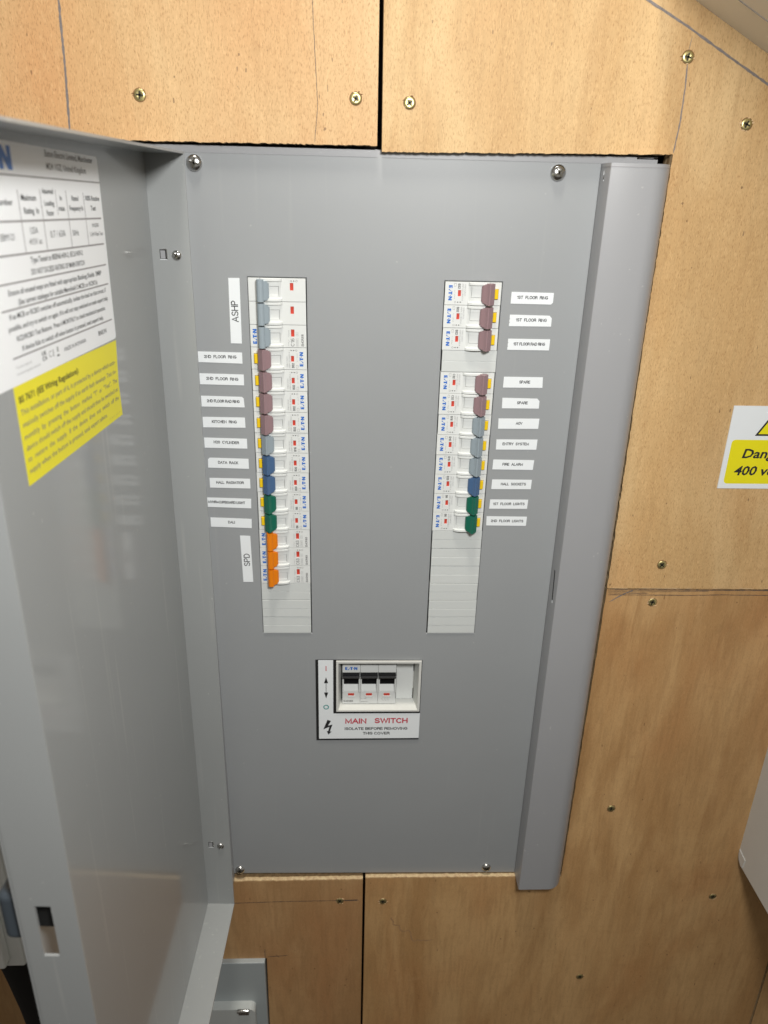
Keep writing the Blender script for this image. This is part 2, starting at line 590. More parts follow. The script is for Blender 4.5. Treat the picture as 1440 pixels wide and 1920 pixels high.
B_ul = board('light plywood board above the open door, left of the dark vertical seam',
             [(-600, 420), (-600, -273)] + [(-92.5, -273), (-92.5, 94.0)] + ragged((-92.5, 94.0), (99.6, 95.0), 130, 0.35) + [(99.6, 95.0), (98.9, 420)], 'wood_a')
B_ur = board('golden plywood board running above and down the right side of the grey panel',
             [(101.0, 420), (103.2, 91.0)] + ragged((103.2, 91.0), (320.2, 94.5), 150, 0.35) + ragged((320.2, 94.5), (320.2, -35), 50, 0.3)
             + ragged((320.2, -35), (321.8, -272.2), 60, 0.3) + ragged((321.8, -272.2), (589, -273.4), 160, 0.25) + [(900, -274), (900, 420)], 'wood_b')
B_lr = board('large brown plywood board below and right of the grey panel with a water stain',
             [(321.8, -273.2)] + ragged((321.8, -273.2), (320.8, -640), 60, 0.25) + [(320.8, -640.2)] + ragged((320.8, -640.2), (101.2, -638.8), 60, 0.4)
             + [(101.2, -638.8), (100.6, -1200), (597, -1200), (585.5, -274.2)] + ragged((585.5, -274.2), (321.8, -273.2), 150, 0.3)[0:], 'wood_c')
B_ll = board('brown plywood board at the bottom left with the small grey box let into it',
             [(98.2, -641.0)] + ragged((98.2, -641.0), (-92.5, -641.6), 60, 0.4) + [(-92.5, -641.6), (-92.5, -274), (-600, -274), (-600, -1200), (-160, -1200), (-160, -764.3), (-12.6, -764.3), (-14.6, -1200), (98.6, -1200)], 'wood_d')
B_br = board('dark plywood strip beyond the slanting seam in the bottom right corner',
             [(588.3, -274.4), (599.8, -1200), (900, -1200), (900, -274.8)], 'wood_c')


def stroke(bd, pts, wid, m='pencil', jit=0.12):
    """hand-drawn pencil stroke, or painted seam shade, laid on a board"""
    b = MB()
    n = []
    for (p, q) in zip(pts[:-1], pts[1:]):
        L = math.hypot(q[0] - p[0], q[1] - p[1])
        k = max(2, int(L / 2.5))
        for i in range(k):
            n.append((p[0] + (q[0] - p[0]) * i / k, p[1] + (q[1] - p[1]) * i / k))
    n.append(pts[-1])
    vs = []
    for i, p in enumerate(n):
        a = n[max(0, i - 1)]
        c = n[min(len(n) - 1, i + 1)]
        d = Vector((c[0] - a[0], c[1] - a[1])).normalized()
        hw = wid / 2 * random.uniform(0.6, 1.15)
        if i in (0, len(n) - 1):
            hw *= 0.4
        j = random.uniform(-jit, jit)
        vs += [(p[0] - d.y * (hw + j), YW - 0.12, p[1] + d.x * (hw + j)), (p[0] + d.y * (hw - j), YW - 0.12, p[1] - d.x * (hw - j))]
    b.add(vs, [(2 * i, 2 * i + 1, 2 * i + 3, 2 * i + 2) for i in range(len(n) - 1)], m)
    return b.build('pencil_gap_mark', bd[0], bd[1])


stroke(B_ul, [(-113.5, 260), (-117.9, 178.5), (-119, 140), (-121.5, 95)], 1.7)
stroke(B_ul, [(55, 260), (53.6, 180), (56.5, 120), (54, 96)], 0.45, 'pencil_gap_dark')
stroke(B_ur, [(250, 209), (285.7, 190.8), (316.7, 175.9), (351.9, 157.4), (384, 141), (440, 112)], 1.7)
stroke(B_ur, [(320.3, 95.5), (321.8, 115.8), (321.5, 138.1), (320.4, 153.0)], 1.1)
stroke(B_ur, [(319.8, 161), (320.8, 170)], 0.5)
stroke(B_lr, [(323.2, -273.9), (400, -274.1), (500, -274.3), (584, -274.9)], 0.9, 'pencil_gap_dark', 0.05)  # shade of the seam gap painted as a dark strip
for xa, xb in ((324, 342), (350, 392), (396, 403), (421, 430), (447, 462), (471, 478)):
    stroke(B_ur, [(xa, -272.0), (xb, -272.2)], 0.55, 'pale_torn', 0.1).name = 'splinter'
stroke(B_lr, [(323.2, -275.6), (353.7, -276.0), (420, -275.2)], 0.5, 'pencil_gap_dark')
stroke(B_lr, [(323.2, -277.2), (362, -277.6)], 0.6, 'pencil_gap_dark')
stroke(B_lr, [(323.7, -279.1), (400, -279.6), (430, -279.0), (500, -279.6)], 0.7, 'pencil_gap_dark')
stroke(B_lr, [(326.2, -286.6), (334, -281), (343, -276), (348, -273.8)], 1.2)
stroke(B_ll, [(-60, -674.3), (-42, -674), (20, -672.5), (60, -672.5), (93, -671.6)], 0.8, 'pencil_gap_dark')
stroke(B_ll, [(77, -672.9), (94, -672.2)], 1.3, 'pencil_gap_dark')
stroke(B_ll, [(-14.2, -749), (-14.4, -763.6)], 0.8, 'pencil_gap_dark')
stroke(B_ll, [(-11.5, -761.8), (2, -761), (12, -760)], 0.8, 'pencil_gap_dark')
stroke(B_ll, [(-2, -758.8), (2, -763.2)], 0.9, 'pencil_gap_dark')
stroke(B_lr, [(131, -700), (134, -707), (133, -711), (137, -714), (141, -713), (142, -720), (146, -724), (152, -722), (155, -727), (156, -735), (159, -741), (163, -738), (170, -739), (181, -738)], 1.7, 'stain', 0.8).name = 'water_stain'


def wood_screw(bd, x, z, lab=None, ang=0.3, torn=False):
    b = MB()
    T = Matrix.Rotation(ang, 4, 'Y')
    f = lambda q: (T @ q) + Vector((x, YW, z))
    b.lathe([(4.6, 0.06), (4.0, 0.12)], 'torn', f, 20, False)
    b.lathe([(4.0, 0.14), (3.85, 0.35), (2.2, 0.55), (1.5, 0.30), (0.0, 0.1)], 'brass', f)
    for a in (0.0, math.pi / 2):
        R = Matrix.Rotation(ang + a, 4, 'Y')
        g = lambda q: (R @ q) + Vector((x, YW, z))
        b.prism([(-2.5, -0.62), (2.5, -0.62), (2.5, 0.62), (-2.5, 0.62)], -0.66, -0.3, 'recess', 'y', None, g)
    for k in range(5 if not torn else 11):
        a = random.uniform(0, 6.28)
        r = random.uniform(3.9, 4.9)
        d = random.uniform(0.8, 1.6)
        g2 = lambda q: Vector((x + r * math.cos(a) + q.x, YW + q.y, z + r * math.sin(a) + q.z))
        b.add([(-d, -0.1, -0.3), (d * .6, -0.5, 0.0), (d, -0.1, 0.5), (-d * .2, -0.35, 0.6)], [(0, 1, 2), (0, 2, 3), (0, 3, 1)], 'pale_torn' if torn or k % 2 else 'torn', g2)
    return b.build('screw', bd[0], bd[1])


wood_screw(B_ul, -69.3, 123.2, ang=0.1)
wood_screw(B_ul, 83.7, 125.0, ang=0.5)
wood_screw(B_ur, 122.4, 123.3, ang=0.9)
wood_screw(B_ur, 320.1, 157.5, ang=0.2)
wood_screw(B_ur, 371.7, 116.0, ang=0.4, torn=True)
wood_screw(B_ur, 369.7, -247.6, ang=0.7)
wood_screw(B_lr, 367.2, -287.1, ang=0.3, torn=True)
wood_screw(B_lr, 364.0, -541.1, ang=0.1)
wood_screw(B_lr, 501.4, -674.8, ang=0.4, torn=True)
wood_screw(B_lr, 363.1, -806.4, ang=0.8)
wood_screw(B_lr, 121.3, -674.8, ang=0.4, torn=True)
wood_screw(B_ll, 72.6, -673.0, ang=0.6, torn=True)

# sloping soffit at the top right
b = MB()
nx, nz = 0.462, 0.887
b.prism([(290, 206.8), (700, -7.0), (700 + nx * 14, -7.0 + nz * 14), (290 + nx * 14, 206.8 + nz * 14)], -700, YW, 'soffit', 'y')
sof = b.build('sloping_soffit', None, (318, 0, 192))
tag(sof, 'beige sloping soffit board cutting off the top right corner', 'soffit')
for y in (-45, -250):
    b = MB()
    b.box(0, 300, y, y + 0.5, -0.25, 0.25, 'rule', lambda q: Vector((318 + q.x * nz - q.z * nx, q.y, 192 - q.x * nx - q.z * nz)))
    b.build('score_line', sof, (318, 0, 192))

# =================================================================== distribution board
O = (0, 0, 0)
DB = thing('distribution_board', 'large grey steel distribution board with its door swung open to the left', 'distribution board', O)
XL, XR, W = 0.0, 155.5, 45.7
NROW = 18


def plate():
    xs = [-60, XL - 0.15, XL + W + 0.35, 69.6, 151.4, XR - 0.35, XR + W + 0.15, 268.97]
    zs = [87.5, 0.35, -324.4, -355.6, -413.8, None]
    def zb(x):
        return -634.3 - (x + 43) * 0.0125
    holes = {(1, 1), (5, 1), (3, 3)}
    b = MB()
    vid = {}
    vs = []
    for yi, y in enumerate((0.0, 1.4)):
        for i, x in enumerate(xs):
            for j, z in enumerate(zs):
                vid[(i, j, yi)] = len(vs)
                vs.append((x, y, zb(x) if z is None else z))
    cells = {(i, j) for i in range(len(xs) - 1) for j in range(len(zs) - 1)} - holes
    fs = []
    for (i, j) in cells:
        fs.append((vid[i, j, 0], vid[i, j + 1, 0], vid[i + 1, j + 1, 0], vid[i + 1, j, 0]))
        fs.append((vid[i, j, 1], vid[i + 1, j, 1], vid[i + 1, j + 1, 1], vid[i, j + 1, 1]))
        for (di, dj, a, c) in ((-1, 0, (i, j), (i, j + 1)), (1, 0, (i + 1, j + 1), (i + 1, j)), (0, -1, (i + 1, j), (i, j)), (0, 1, (i, j + 1), (i + 1, j + 1))):
            if (i + di, j + dj) not in cells:
                fs.append((vid[(*a, 0)], vid[(*a, 1)], vid[(*c, 1)], vid[(*c, 0)]))
    b.add(vs, fs, 'plate')
    b.build('cover_plate', DB, O, 0.7, 3)


plate()
# carcass behind the plate, seen only through the gap above
b = MB()
b.box(-90, 319, 30, 34, -640, 93, 'dark')
b.box(-90, -62, 3, 30, -634, 92, 'trim')
b.box(271, 318, 3, 30, -634, 86, 'trim')
b.box(-89, 317, 16, 30, 92.2, 93.6, 'trim')
b.build('carcass', DB, O)
b = MB()
b.prism([(-90, 85.0), (312, 85.0), (312, 91.0), (296, 91.0), (296, 92.4), (-90, 92.4)], 2.2, 12, 'trim')
b.box(298, 310, 5, 12, 91.6, 92.6, 'trim')
b.build('top_rim', DB, O, 0.5, 2)
for x in (-14, 201):
    b = MB()
    b.box(x, x + 5, 8, 15, 92.4, 94.3, 'blackmat')
    b.build('rim_tab', DB, O)


def channel(sx):
    """folded side channel with a rounded outer edge; sx mirrors it to the hinge side"""
    pr = [(268.9, 0.2), (268.9, -21.9), (269.3, -22.7), (270.0, -23.0), (301.5, -23.0)]
    for k in range(1, 15):
        a = k / 14 * math.pi / 2
        pr.append((301.5 + 17.4 * math.sin(a), -23.0 + 21.0 * (1 - math.cos(a))))
    pr += [(318.9, 3.0), (270.5, 3.0), (270.5, 0.2)]
    if sx < 0:
        pr = [(225.0 - x, y) for x, y in pr]
    b = MB()
    vs = [(x, y, z) for z in (87.3, 85.0, -638.5) for x, y in pr]
    n = len(pr)
    fs = []
    smooth = []
    for a in (0, 1):
        for i in range(n):
            fs.append((a * n + i, a * n + (i + 1) % n, (a + 1) * n + (i + 1) % n, (a + 1) * n + i))
    b.add(vs, fs, 'trim', None, True)
    tri = tessellate_polygon([[Vector((p[0], p[1], 0)) for p in pr]])
    b.add([(x, y, 87.3) for x, y in pr], [tuple(t) for t in tri], 'trim')
    b.add([(x, y, -638.5) for x, y in pr], [tuple(t) for t in tri], 'trim')
    o = b.build('side_channel', DB, O)
    o.data.shade_smooth()
    e = o.modifiers.new('es', 'EDGE_SPLIT')
    e.split_angle = math.radians(32)
    if sx > 0:
        b = MB()
        b.prism([(-9.4, -251), (-12.2, -280), (-14.4, -280), (-11.6, -251)], 268.7, 269.0, 'blackmat', 'x')  # dark inside of the slot, painted as a black strip on the face
        b.prism([(-12.6, -280.5), (-12.4, -283), (-14.6, -283), (-14.4, -280.5)], 268.7, 269.0, 'sticker_and_lit_edge', 'x')  # lit edge of the slot, painted as a white sliver
        b.build('slot', o, O)
        b = MB()
        b.box(268.75, 269.0, -9.6, -9.0, 75.5, 79.2, 'blackmat')  # black strip painted for the shade in the upper slot
        b.box(268.7, 269.0, -10.0, -9.6, 75.0, 76.2, 'sticker_and_lit_edge')  # this and the next sliver paint its lit edges white
        b.box(268.7, 269.0, -9.0, -8.7, 78.0, 82.0, 'sticker_and_lit_edge')
        b.build('slot', o, O)
        b = MB()
        b.prism([(293 + (x - 293) * 1.006, y - 0.15) for x, y in pr], 84.7, 85.0, 'rule', 'z')
        b.build('cap_seam', o, O)
    return o


channel(1)
channel(-1)


def pan_screw(parent, origin, T, r=5.6, name='cover_screw', ang=0.4):
    b = MB()
    b.lathe([(r, 0.0), (r * 1.0, r * 0.16), (r * 0.9, r * 0.34), (r * 0.68, r * 0.5), (r * 0.4, r * 0.58), (0.0, r * 0.6)], 'metal', T, 28)
    for a, l in ((0, 0.62), (math.pi / 2, 0.62), (math.pi / 4, 0.3)):
        R = Matrix.Rotation(ang + a, 4, 'Y')
        g = lambda q: T(R @ q)
        b.prism([(-r * l, -r * .09), (r * l, -r * .09), (r * l, r * .09), (-r * l, r * .09)], -r * 0.61, -r * 0.3, 'recess', 'y', None, g)
    return b.build(name, parent, origin)


for x, z, a in ((-35.0, 80.4, 0.25), (236.5, 80.2, 0.9), (-37.3, -628.6, 0.2), (236.2, -629.5, 0.6)):
    pan_screw(DB, O, lambda q, x=x, z=z: q + Vector((x, -0.1, z)), 5.9 if z > 0 else 5.1, ang=a)

# ---------------------------------------------------- circuit labels on the plate
LABS = [
    ('2ND  FLOOR  RING', (-42.5, -58.5), (-7.0, -58.9), (-7.0, -67.9), (-42.5, -67.1), (-37.8, -63.7), (-11.6, -63.8), 'upper label reading 2ND FLOOR RING, left of the left breaker column'),
    ('2ND  FLOOR  RING', (-42.5, -76.4), (-6.5, -76.9), (-6.6, -85.9), (-42.5, -85.4), (-37.2, -81.6), (-11.0, -82.1), 'lower label reading 2ND FLOOR RING, left of the left breaker column'),
    ('2ND FLOOR RAD RING', (-42.5, -95.1), (-7.6, -95.7), (-7.0, -104.6), (-42.5, -104.2), (-38.0, -100.5), (-10.9, -100.9), 'label reading 2ND FLOOR RAD RING'),
    ('KITCHEN  RING', (-42.5, -113.2), (-7.3, -113.4), (-7.2, -122.2), (-42.5, -122.2), (-35.0, -118.3), (-14.2, -118.5), 'label reading KITCHEN RING'),
    ('H20  CYLINDER', (-42.5, -131.3), (-6.5, -132.0), (-6.5, -140.7), (-42.5, -140.2), (-34.6, -136.2), (-13.3, -136.8), 'label reading H20 CYLINDER'),
    ('DATA  RACK', (-40.4, -149.2), (-6.0, -150.0), (-6.0, -159.0), (-40.8, -158.2), (-32.1, -154.5), (-14.9, -154.9), 'label reading DATA RACK'),
    ('HALL  RADIATIOR', (-40.3, -167.7), (-5.5, -168.3), (-5.5, -177.2), (-40.4, -176.6), (-34.8, -172.9), (-11.0, -173.1), 'label reading HALL RADIATIOR'),
    ('MVHR+CUPBOARD LIGHT', (-43.5, -186.0), (-5.4, -187.0), (-5.7, -196.0), (-43.5, -194.8), (-42.9, -191.2), (-10.8, -192.0), 'label reading MVHR+CUPBOARD LIGHT'),
    ('DALI', (-42.0, -205.0), (-5.8, -206.3), (-6.1, -215.1), (-42.0, -213.9), (-26.7, -210.6), (-20.6, -210.7), 'label reading DALI'),
    ('1ST  FLOOR  RING', (209.1, -7.1), (243.2, -7.4), (243.2, -16.4), (209.0, -16.2), (213.8, -12.4), (238.9, -12.5), 'upper label reading 1ST FLOOR RING, right of the right breaker column'),
    ('1ST  FLOOR  RING', (209.3, -24.9), (243.6, -25.2), (243.7, -33.8), (209.2, -34.0), (214.4, -30.1), (239.7, -30.1), 'lower label reading 1ST FLOOR RING, right of the right breaker column'),
    ('1ST FLOOR RAD RING', (209.6, -44.1), (244.2, -44.1), (244.1, -53.1), (209.5, -53.1), (214.1, -49.4), (240.4, -49.3), 'label reading 1ST FLOOR RAD RING'),
    ('SPARE', (208.8, -75.5), (241.5, -75.5), (242.0, -84.4), (208.7, -84.6), (222.0, -80.9), (231.2, -80.9), 'upper label reading SPARE'),
    ('SPARE', (209.0, -93.4), (240.7, -93.8), (240.8, -102.3), (209.3, -102.4), (221.7, -98.7), (230.9, -98.7), 'lower label reading SPARE, with a lifted corner'),
    ('AOV', (207.2, -111.4), (242.3, -111.2), (242.1, -120.1), (207.5, -120.4), (222.4, -116.6), (228.0, -116.6), 'label reading AOV'),
    ('ENTRY  SYSTEM', (207.0, -130.0), (242.6, -129.8), (242.4, -138.9), (207.1, -139.1), (212.5, -135.1), (235.4, -135.0), 'label reading ENTRY SYSTEM'),
    ('FIRE  ALARM', (205.7, -148.3), (241.6, -148.6), (241.2, -157.5), (205.5, -157.3), (214.0, -153.7), (232.0, -153.7), 'label reading FIRE ALARM'),
    ('HALL  SOCKETS', (206.2, -166.8), (241.4, -166.9), (241.2, -175.6), (206.0, -175.8), (214.2, -172.1), (236.4, -172.1), 'label reading HALL SOCKETS'),
    ('1ST  FLOOR  LIGHTS', (205.9, -185.8), (240.0, -185.8), (239.7, -194.5), (205.6, -194.6), (208.6, -191.1), (237.1, -191.0), 'label reading 1ST FLOOR LIGHTS'),
    ('2ND  FLOOR  LIGHTS', (203.9, -202.1), (240.5, -202.3), (240.3, -211.2), (204.2, -211.0), (208.0, -207.6), (237.5, -207.7), 'label reading 2ND FLOOR LIGHTS'),
]


def cut_corner(a, b, c, k=1.6):
    """replace corner b by two points"""
    va = (Vector(a) - Vector(b)).normalized() * k
    vc = (Vector(c) - Vector(b)).normalized() * k
    return [tuple(Vector(b) + va), tuple(Vector(b) + vc)]


for i, (s, tl, tr, br, bl, t0, t1, lab) in enumerate(LABS):
    pts = [bl, br, tr, tl]
    if i in (2, 10, 13):
        pts = [bl, br] + cut_corner(br, tr, tl, 2.0 if i != 2 else 1.3) + [tl]
    if i == 9:
        pts = [bl] + cut_corner(bl, br, tr, 1.5) + [tr, tl]
    if i == 5:
        pts = [bl, br, tr] + cut_corner(tr, tl, bl, 1.4)
    if i in (10, 11):
        a, c = Vector(pts[-1]), Vector(bl)
        pts += [tuple(a + (c - a) * t + Vector((dx, 0))) for t, dx in ((.3, 0), (.36, .45), (.44, 0), (.62, 0), (.68, .5), (.74, 0))]
    b = MB()
    b.prism(pts, -0.22, -0.02, 'sticker_and_lit_edge')
    rot = (t1[1] - t0[1]) / (t1[0] - t0[0])
    tight = s.count('  ') == 0 and len(s) > 6
    caps(b, s, 'ink', t0[0], t1[0], t0[1], 2.5, -0.3, 0.175, rot)
    tag(b.build('circuit_label', DB, O), lab)
for s, pts, zc, x0, x1, h, lab in (
        ('ASHP', [(-15.5, -51.5), (-6.7, -51.6), (-6.1, -0.7), (-14.8, -0.8)], -8.3, -34.6, -18.0, 5.4, 'tall narrow label reading ASHP'),
        ('SPD', [(-16.1, -269.4), (-7.1, -269.4), (-7.8, -222.9), (-16.9, -222.5)], -9.2, -253.0, -240.5, 5.4, 'tall narrow label reading SPD')):
    b = MB()
    b.prism(pts, -0.22, -0.02, 'sticker_and_lit_edge')
    caps(b, s, 'ink', x0, x1, zc, h, -0.3, 0.125, vertical=True)
    tag(b.build('circuit_label', DB, O), lab)

# ---------------------------------------------------- breakers
def hfield(b, z0, mir=False, indicator=(32.5, 35.0, 6.0, 11.0), ox=0.0):
    """front of one 18 mm pole as a height field: flat ends, ribbed barrel in the middle"""
    e = 0.06
    xs = sorted(set([0.35, 0.35 + e, 0.8] + [9.5 + 17.6 * k / 16 for k in range(17)] + [15.7, 15.7 + e, 24.2, 24.2 + e, 24.5, 24.5 + e, 27.1 + e, 27.9, 28.0, indicator[0], indicator[0] + e, indicator[1], indicator[1] + e, 44.9, 45.4 - e, 45.4]))
    zs = [0.14, 0.2, 0.5, 2.2, 2.2 + e, 2.7, 2.7 + e, 5.2, 5.2 + e, indicator[2], indicator[2] + e, indicator[3], indicator[3] + e, 11.66, 11.7, 11.94, 11.98, 15.3, 15.3 + e, 15.8, 15.8 + e, 17.5, 17.8, 17.86]
    zs = sorted(set(zs))

    def h(x, z):
        v = 1.1
        if 9.5 < x < 27.11:
            a = 3.7 * math.sqrt(max(0, 1 - ((x - 18.3) / 8.8) ** 2))
            if z <= 2.21 or z >= 15.85:
                v += a * (1.0 if 0.5 <= z <= 17.5 else 0.82)
            elif z <= 2.71 or z >= 15.35:
                v += max(0, a - 0.9)
            else:
                v += max(0, a - 1.5)
                if 15.2 < x < 24.22 and 5.24 < z < 11.72:
                    v -= 0.35
                if (24.2 < x < 24.52 and 5.0 < z < 11.9) or (15.2 < x < 24.5 and 11.68 < z < 11.96):
                    v -= 1.6
        if indicator[0] + e / 2 < x < indicator[1] + e / 2 and indicator[2] + e / 2 < z < indicator[3] + e / 2:
            v = 0.3
        if x < 0.5 or x > 45.35 or z < 0.17 or z > 17.83:
            v -= 0.35
        return v
    vs = [(x + ox, -h(x, z), z + z0) for x in xs for z in zs]
    n = len(zs)
    fs = [(i * n + j, (i + 1) * n + j, (i + 1) * n + j + 1, i * n + j + 1) for i in range(len(xs) - 1) for j in range(n - 1)]
    b.add(vs, fs, 'white')
    b.box(0.35, 45.4, -0.1, 12, z0 + 0.14, z0 + 17.86, 'white')


ME = {}


def shared(key, maker):
    if key not in ME:
        ME[key] = maker()
    return ME[key]


def mesh_of(b, name, bevel=0):
    me = bpy.data.meshes.new(name)
    me.from_pydata([q * S for q in b.v], [], b.f)
    for m in b.mats:
        me.materials.append(M[m])
    me.polygons.foreach_set('material_index', b.m)
    me.polygons.foreach_set('use_smooth', b.sm)
    me.update()
    return me


def put(name, me, parent, loc=(0, 0, 0), bevel=0):
    o = bpy.data.objects.new(name, me)
    o.parent = parent
    o.location = Vector(loc) * S
    col.objects.link(o)
    if bevel:
        m = o.modifiers.new('bevel', 'BEVEL')
        m.width = bevel * S
        m.segments = 2
        m.limit_method = 'ANGLE'
        m.angle_limit = math.radians(35)
    return o


def body_mesh(poles, ind):
    b = MB()
    for k in range(poles):
        hfield(b, 18 * k, indicator=ind)
    return mesh_of(b, 'breaker_body')


def toggle_mesh(kind, m):
    b = MB()
    if kind == 'rcbo':
        b.prism([(6.6, -3.4), (5.6, -6.2), (9.7, -10.3), (10.3, -10.3), (11.7, -8.3), (12.2, -7.9), (12.0, -3.0), (7.0, -2.5)], 0.7, 17.0, m, 'z')
        b.prism([(12.0, -3.0), (12.2, -7.7), (15.0, -5.6), (15.0, -3.0)], 1.9, 15.7, m, 'z')
        b.prism([(14.9, -3.0), (14.9, -5.6), (15.7, -4.7), (15.9, -3.0)], 3.0, 14.4, m, 'z')
        b.prism([(11.6, -3.0), (11.9, -8.0), (13.6, -6.6), (13.6, -3.0)], 1.4, 16.2, m, 'z')
    else:
        pts = [(6.9, -2.5), (6.8, -7.2), (7.2, -8.4), (8.2, -9.3), (9.6, -9.6), (11.0, -9.2), (12.0, -8.3), (12.3, -7.2), (12.2, -2.5)]
        b.prism(pts, 0.45, 17.2, m, 'z')
        b.prism([(12.0, -3.0), (12.2, -7.4), (15.1, -5.6), (15.1, -3.0)], 1.7, 15.7, m, 'z')
        b.prism([(15.0, -3.0), (15.0, -5.6), (16.0, -4.6), (16.1, -3.0)], 3.2, 14.4, m, 'z')
        b.prism([(11.6, -3.0), (11.9, -7.4), (13.6, -6.4), (13.6, -3.0)], 1.4, 16.0, m, 'z')
    for q in b.v:
        q.x += 0.8
    return mesh_of(b, 'toggle')


def indicator_mesh(ind):
    b = MB()
    b.box(ind[0] + 0.15, ind[1] - 0.05, -0.45, 0.4, ind[2] + 0.15, ind[3] - 0.05, 'red')
    return mesh_of(b, 'indicator')


def button_mesh():
    b = MB()
    b.prism([(2.9, -0.5), (2.9, -2.8), (3.4, -3.3), (5.5, -3.5), (6.0, -3.1), (6.0, -0.5)], 5.3, 12.6, 'yplastic', 'z')
    b.prism([(2.6, 4.9), (6.0, 4.9), (6.0, 13.2), (2.6, 13.2)], -1.16, -0.9, 'greyink', 'y')
    return mesh_of(b, 'test_button')


YP = -1.17      # plane of the print on a breaker face


def vtext(b, s, m, zlo, zhi, xbase, h, z0=0.0, bold=0.0):
    text(b, s, m, z0 + zlo, z0 + zhi, xbase, h, YP, bold, vertical=True)


def print_rcbo(rating):
    b = MB()
    vtext(b, 'EMBH1%sR30C' % rating[1:].zfill(2), 'paleink', 2.0, 11.0, 30.0, 1.15)
    vtext(b, 'eRBM-%s/1/%s/003-A' % (rating[1:], rating[0]), 'paleink', 1.3, 14.6, 31.9, 1.25)
    caps(b, rating, 'ink', 1.5, 5.4 if len(rating) == 3 else 4.2, 35.2, 2.0, YP, 0.16, vertical=True)
    vtext(b, 'I△n = 30mA'.replace('△', ''), 'paleink', 6.6, 13.4, 38.0, 0.85)
    for (x0, x1, z0, z1) in ((36.6, 38.3, 1.2, 3.7),):
        t = 0.16
        for q in ((x0, x1, z0, z0 + t), (x0, x1, z1 - t, z1), (x0, x0 + t, z0, z1), (x1 - t, x1, z0, z1)):
            b.flat([(q[0], YP, q[2]), (q[1], YP, q[2]), (q[1], YP, q[3]), (q[0], YP, q[3])], 'greyink')
    sym(b, 15.7, 31.8)
    logo(b, 'blue', lambda q: Vector((42.5 - q.z * 2.9, YP, 2.8 + q.x * 11.6)))
    return mesh_of(b, 'printing')


def sym(b, z, x):
    t = 0.14
    b.flat([(x - 1.2, YP, z - t / 2), (x + 4.4, YP, z - t / 2), (x + 4.4, YP, z + t / 2), (x - 1.2, YP, z + t / 2)], 'paleink')
    for cx in (x + 1.2, x + 3.2):
        b.flat([(cx - .5, YP - .02, z - .55), (cx + .5, YP - .02, z), (cx - .5, YP - .02, z + .55)], 'ink')
    n = 12
    vs = []
    for k in range(n):
        a = 2 * math.pi * k / n
        for r in (0.78, 0.6):
            vs.append((x + 5.2 + r * math.cos(a), YP, z + r * math.sin(a)))
    b.add(vs, [(2 * k, 2 * k + 1, (2 * k + 3) % (2 * n), (2 * k + 2) % (2 * n)) for k in range(n)], 'greyink')


def print_mcb(rating, code, poles=1):
    b = MB()
    logo(b, 'blue', lambda q: Vector((5.7 - q.z * 3.2, YP, 2.6 + q.x * 11.8)))
    caps(b, rating, 'greyink', 1.0, 7.4, 35.7, 2.9, YP, 0.14, vertical=True)
    caps(b, code, 'greyink', 1.2, 10.8, 43.2, 1.9, YP, 0.19, vertical=True)
    for (x0, x1, z0, z1) in ((37.0, 38.9, 1.0, 7.4), (37.0, 38.9, 9.4, 12.2)):
        t = 0.16
        for q in ((x0, x1, z0, z0 + t), (x0, x1, z1 - t, z1), (x0, x0 + t, z0, z1), (x1 - t, x1, z0, z1)):
            b.flat([(q[0], YP, q[2]), (q[1], YP, q[2]), (q[1], YP, q[3]), (q[0], YP, q[3])], 'paleink')
    vtext(b, '10000', 'paleink', 1.8, 6.6, 38.5, 1.1)
    vtext(b, '3', 'paleink', 10.3, 11.2, 38.5, 1.1)
    for z, x, l in ((1.2, 31.0, 3.0), (5.2, 31.0, 1.2), (8.3, 31.0, 1.0)):
        b.flat([(x, YP, z), (x + .15, YP, z), (x + .15, YP, z + l), (x, YP, z + l)], 'greyink')
    b.flat([(31.0, YP, 4.2), (31.1, YP, 4.1), (32.0, YP, 5.2), (31.9, YP, 5.3)], 'greyink')
    vtext(b, '230/400', 'paleink', 9.4, 14.0, 31.8, 0.95)
    sym(b, 15.9 + (36 if poles == 3 else 0), 33.2)
    return mesh_of(b, 'printing')


IND_R = (32.5, 35.0, 6.4, 11.2)
IND_M = (33.0, 35.8, 8.6, 14.4)
GA = 'circuit breakers in the two columns'


def breaker(kind, tog, rating, side, row, label, code=None, poles=1):
    if side == 'L':
        loc = (XL + random.uniform(-0.05, 0.35), 0.0, -18.0 * (row + poles))
        ry = 0
    else:
        loc = (XR + W - random.uniform(-0.05, 0.35), 0.0, -18.0 * row)
        ry = math.pi
    t = thing('circuit_breaker', label, 'circuit breaker', loc, GA, ry)
    t.location.y = random.uniform(-0.25, 0.15) * S
    ind = IND_R if kind == 'rcbo' else IND_M
    put('body', shared(('body', poles, kind), lambda: body_mesh(poles, ind)), t)
    for k in range(poles):
        dz = (0.1 if row % 2 else -0.05)
        put('toggle', shared(('tog', kind, tog), lambda: toggle_mesh(kind, tog)), t, (0, 0, 18 * k + dz), 0.16 if kind == 'rcbo' else 0.28)
        put('indicator', shared(('ind', kind), lambda: indicator_mesh(ind)), t, (0, 0, 18 * k))
    if kind == 'rcbo':
        put('test_button', shared('button', button_mesh), t, (0, 0, 0), 0.2)
        put('printing', shared(('pr', rating), lambda: print_rcbo(rating)), t)
    else:
        put('printing', shared(('pm', rating, poles), lambda: print_mcb(rating, code, poles)), t)
    return t


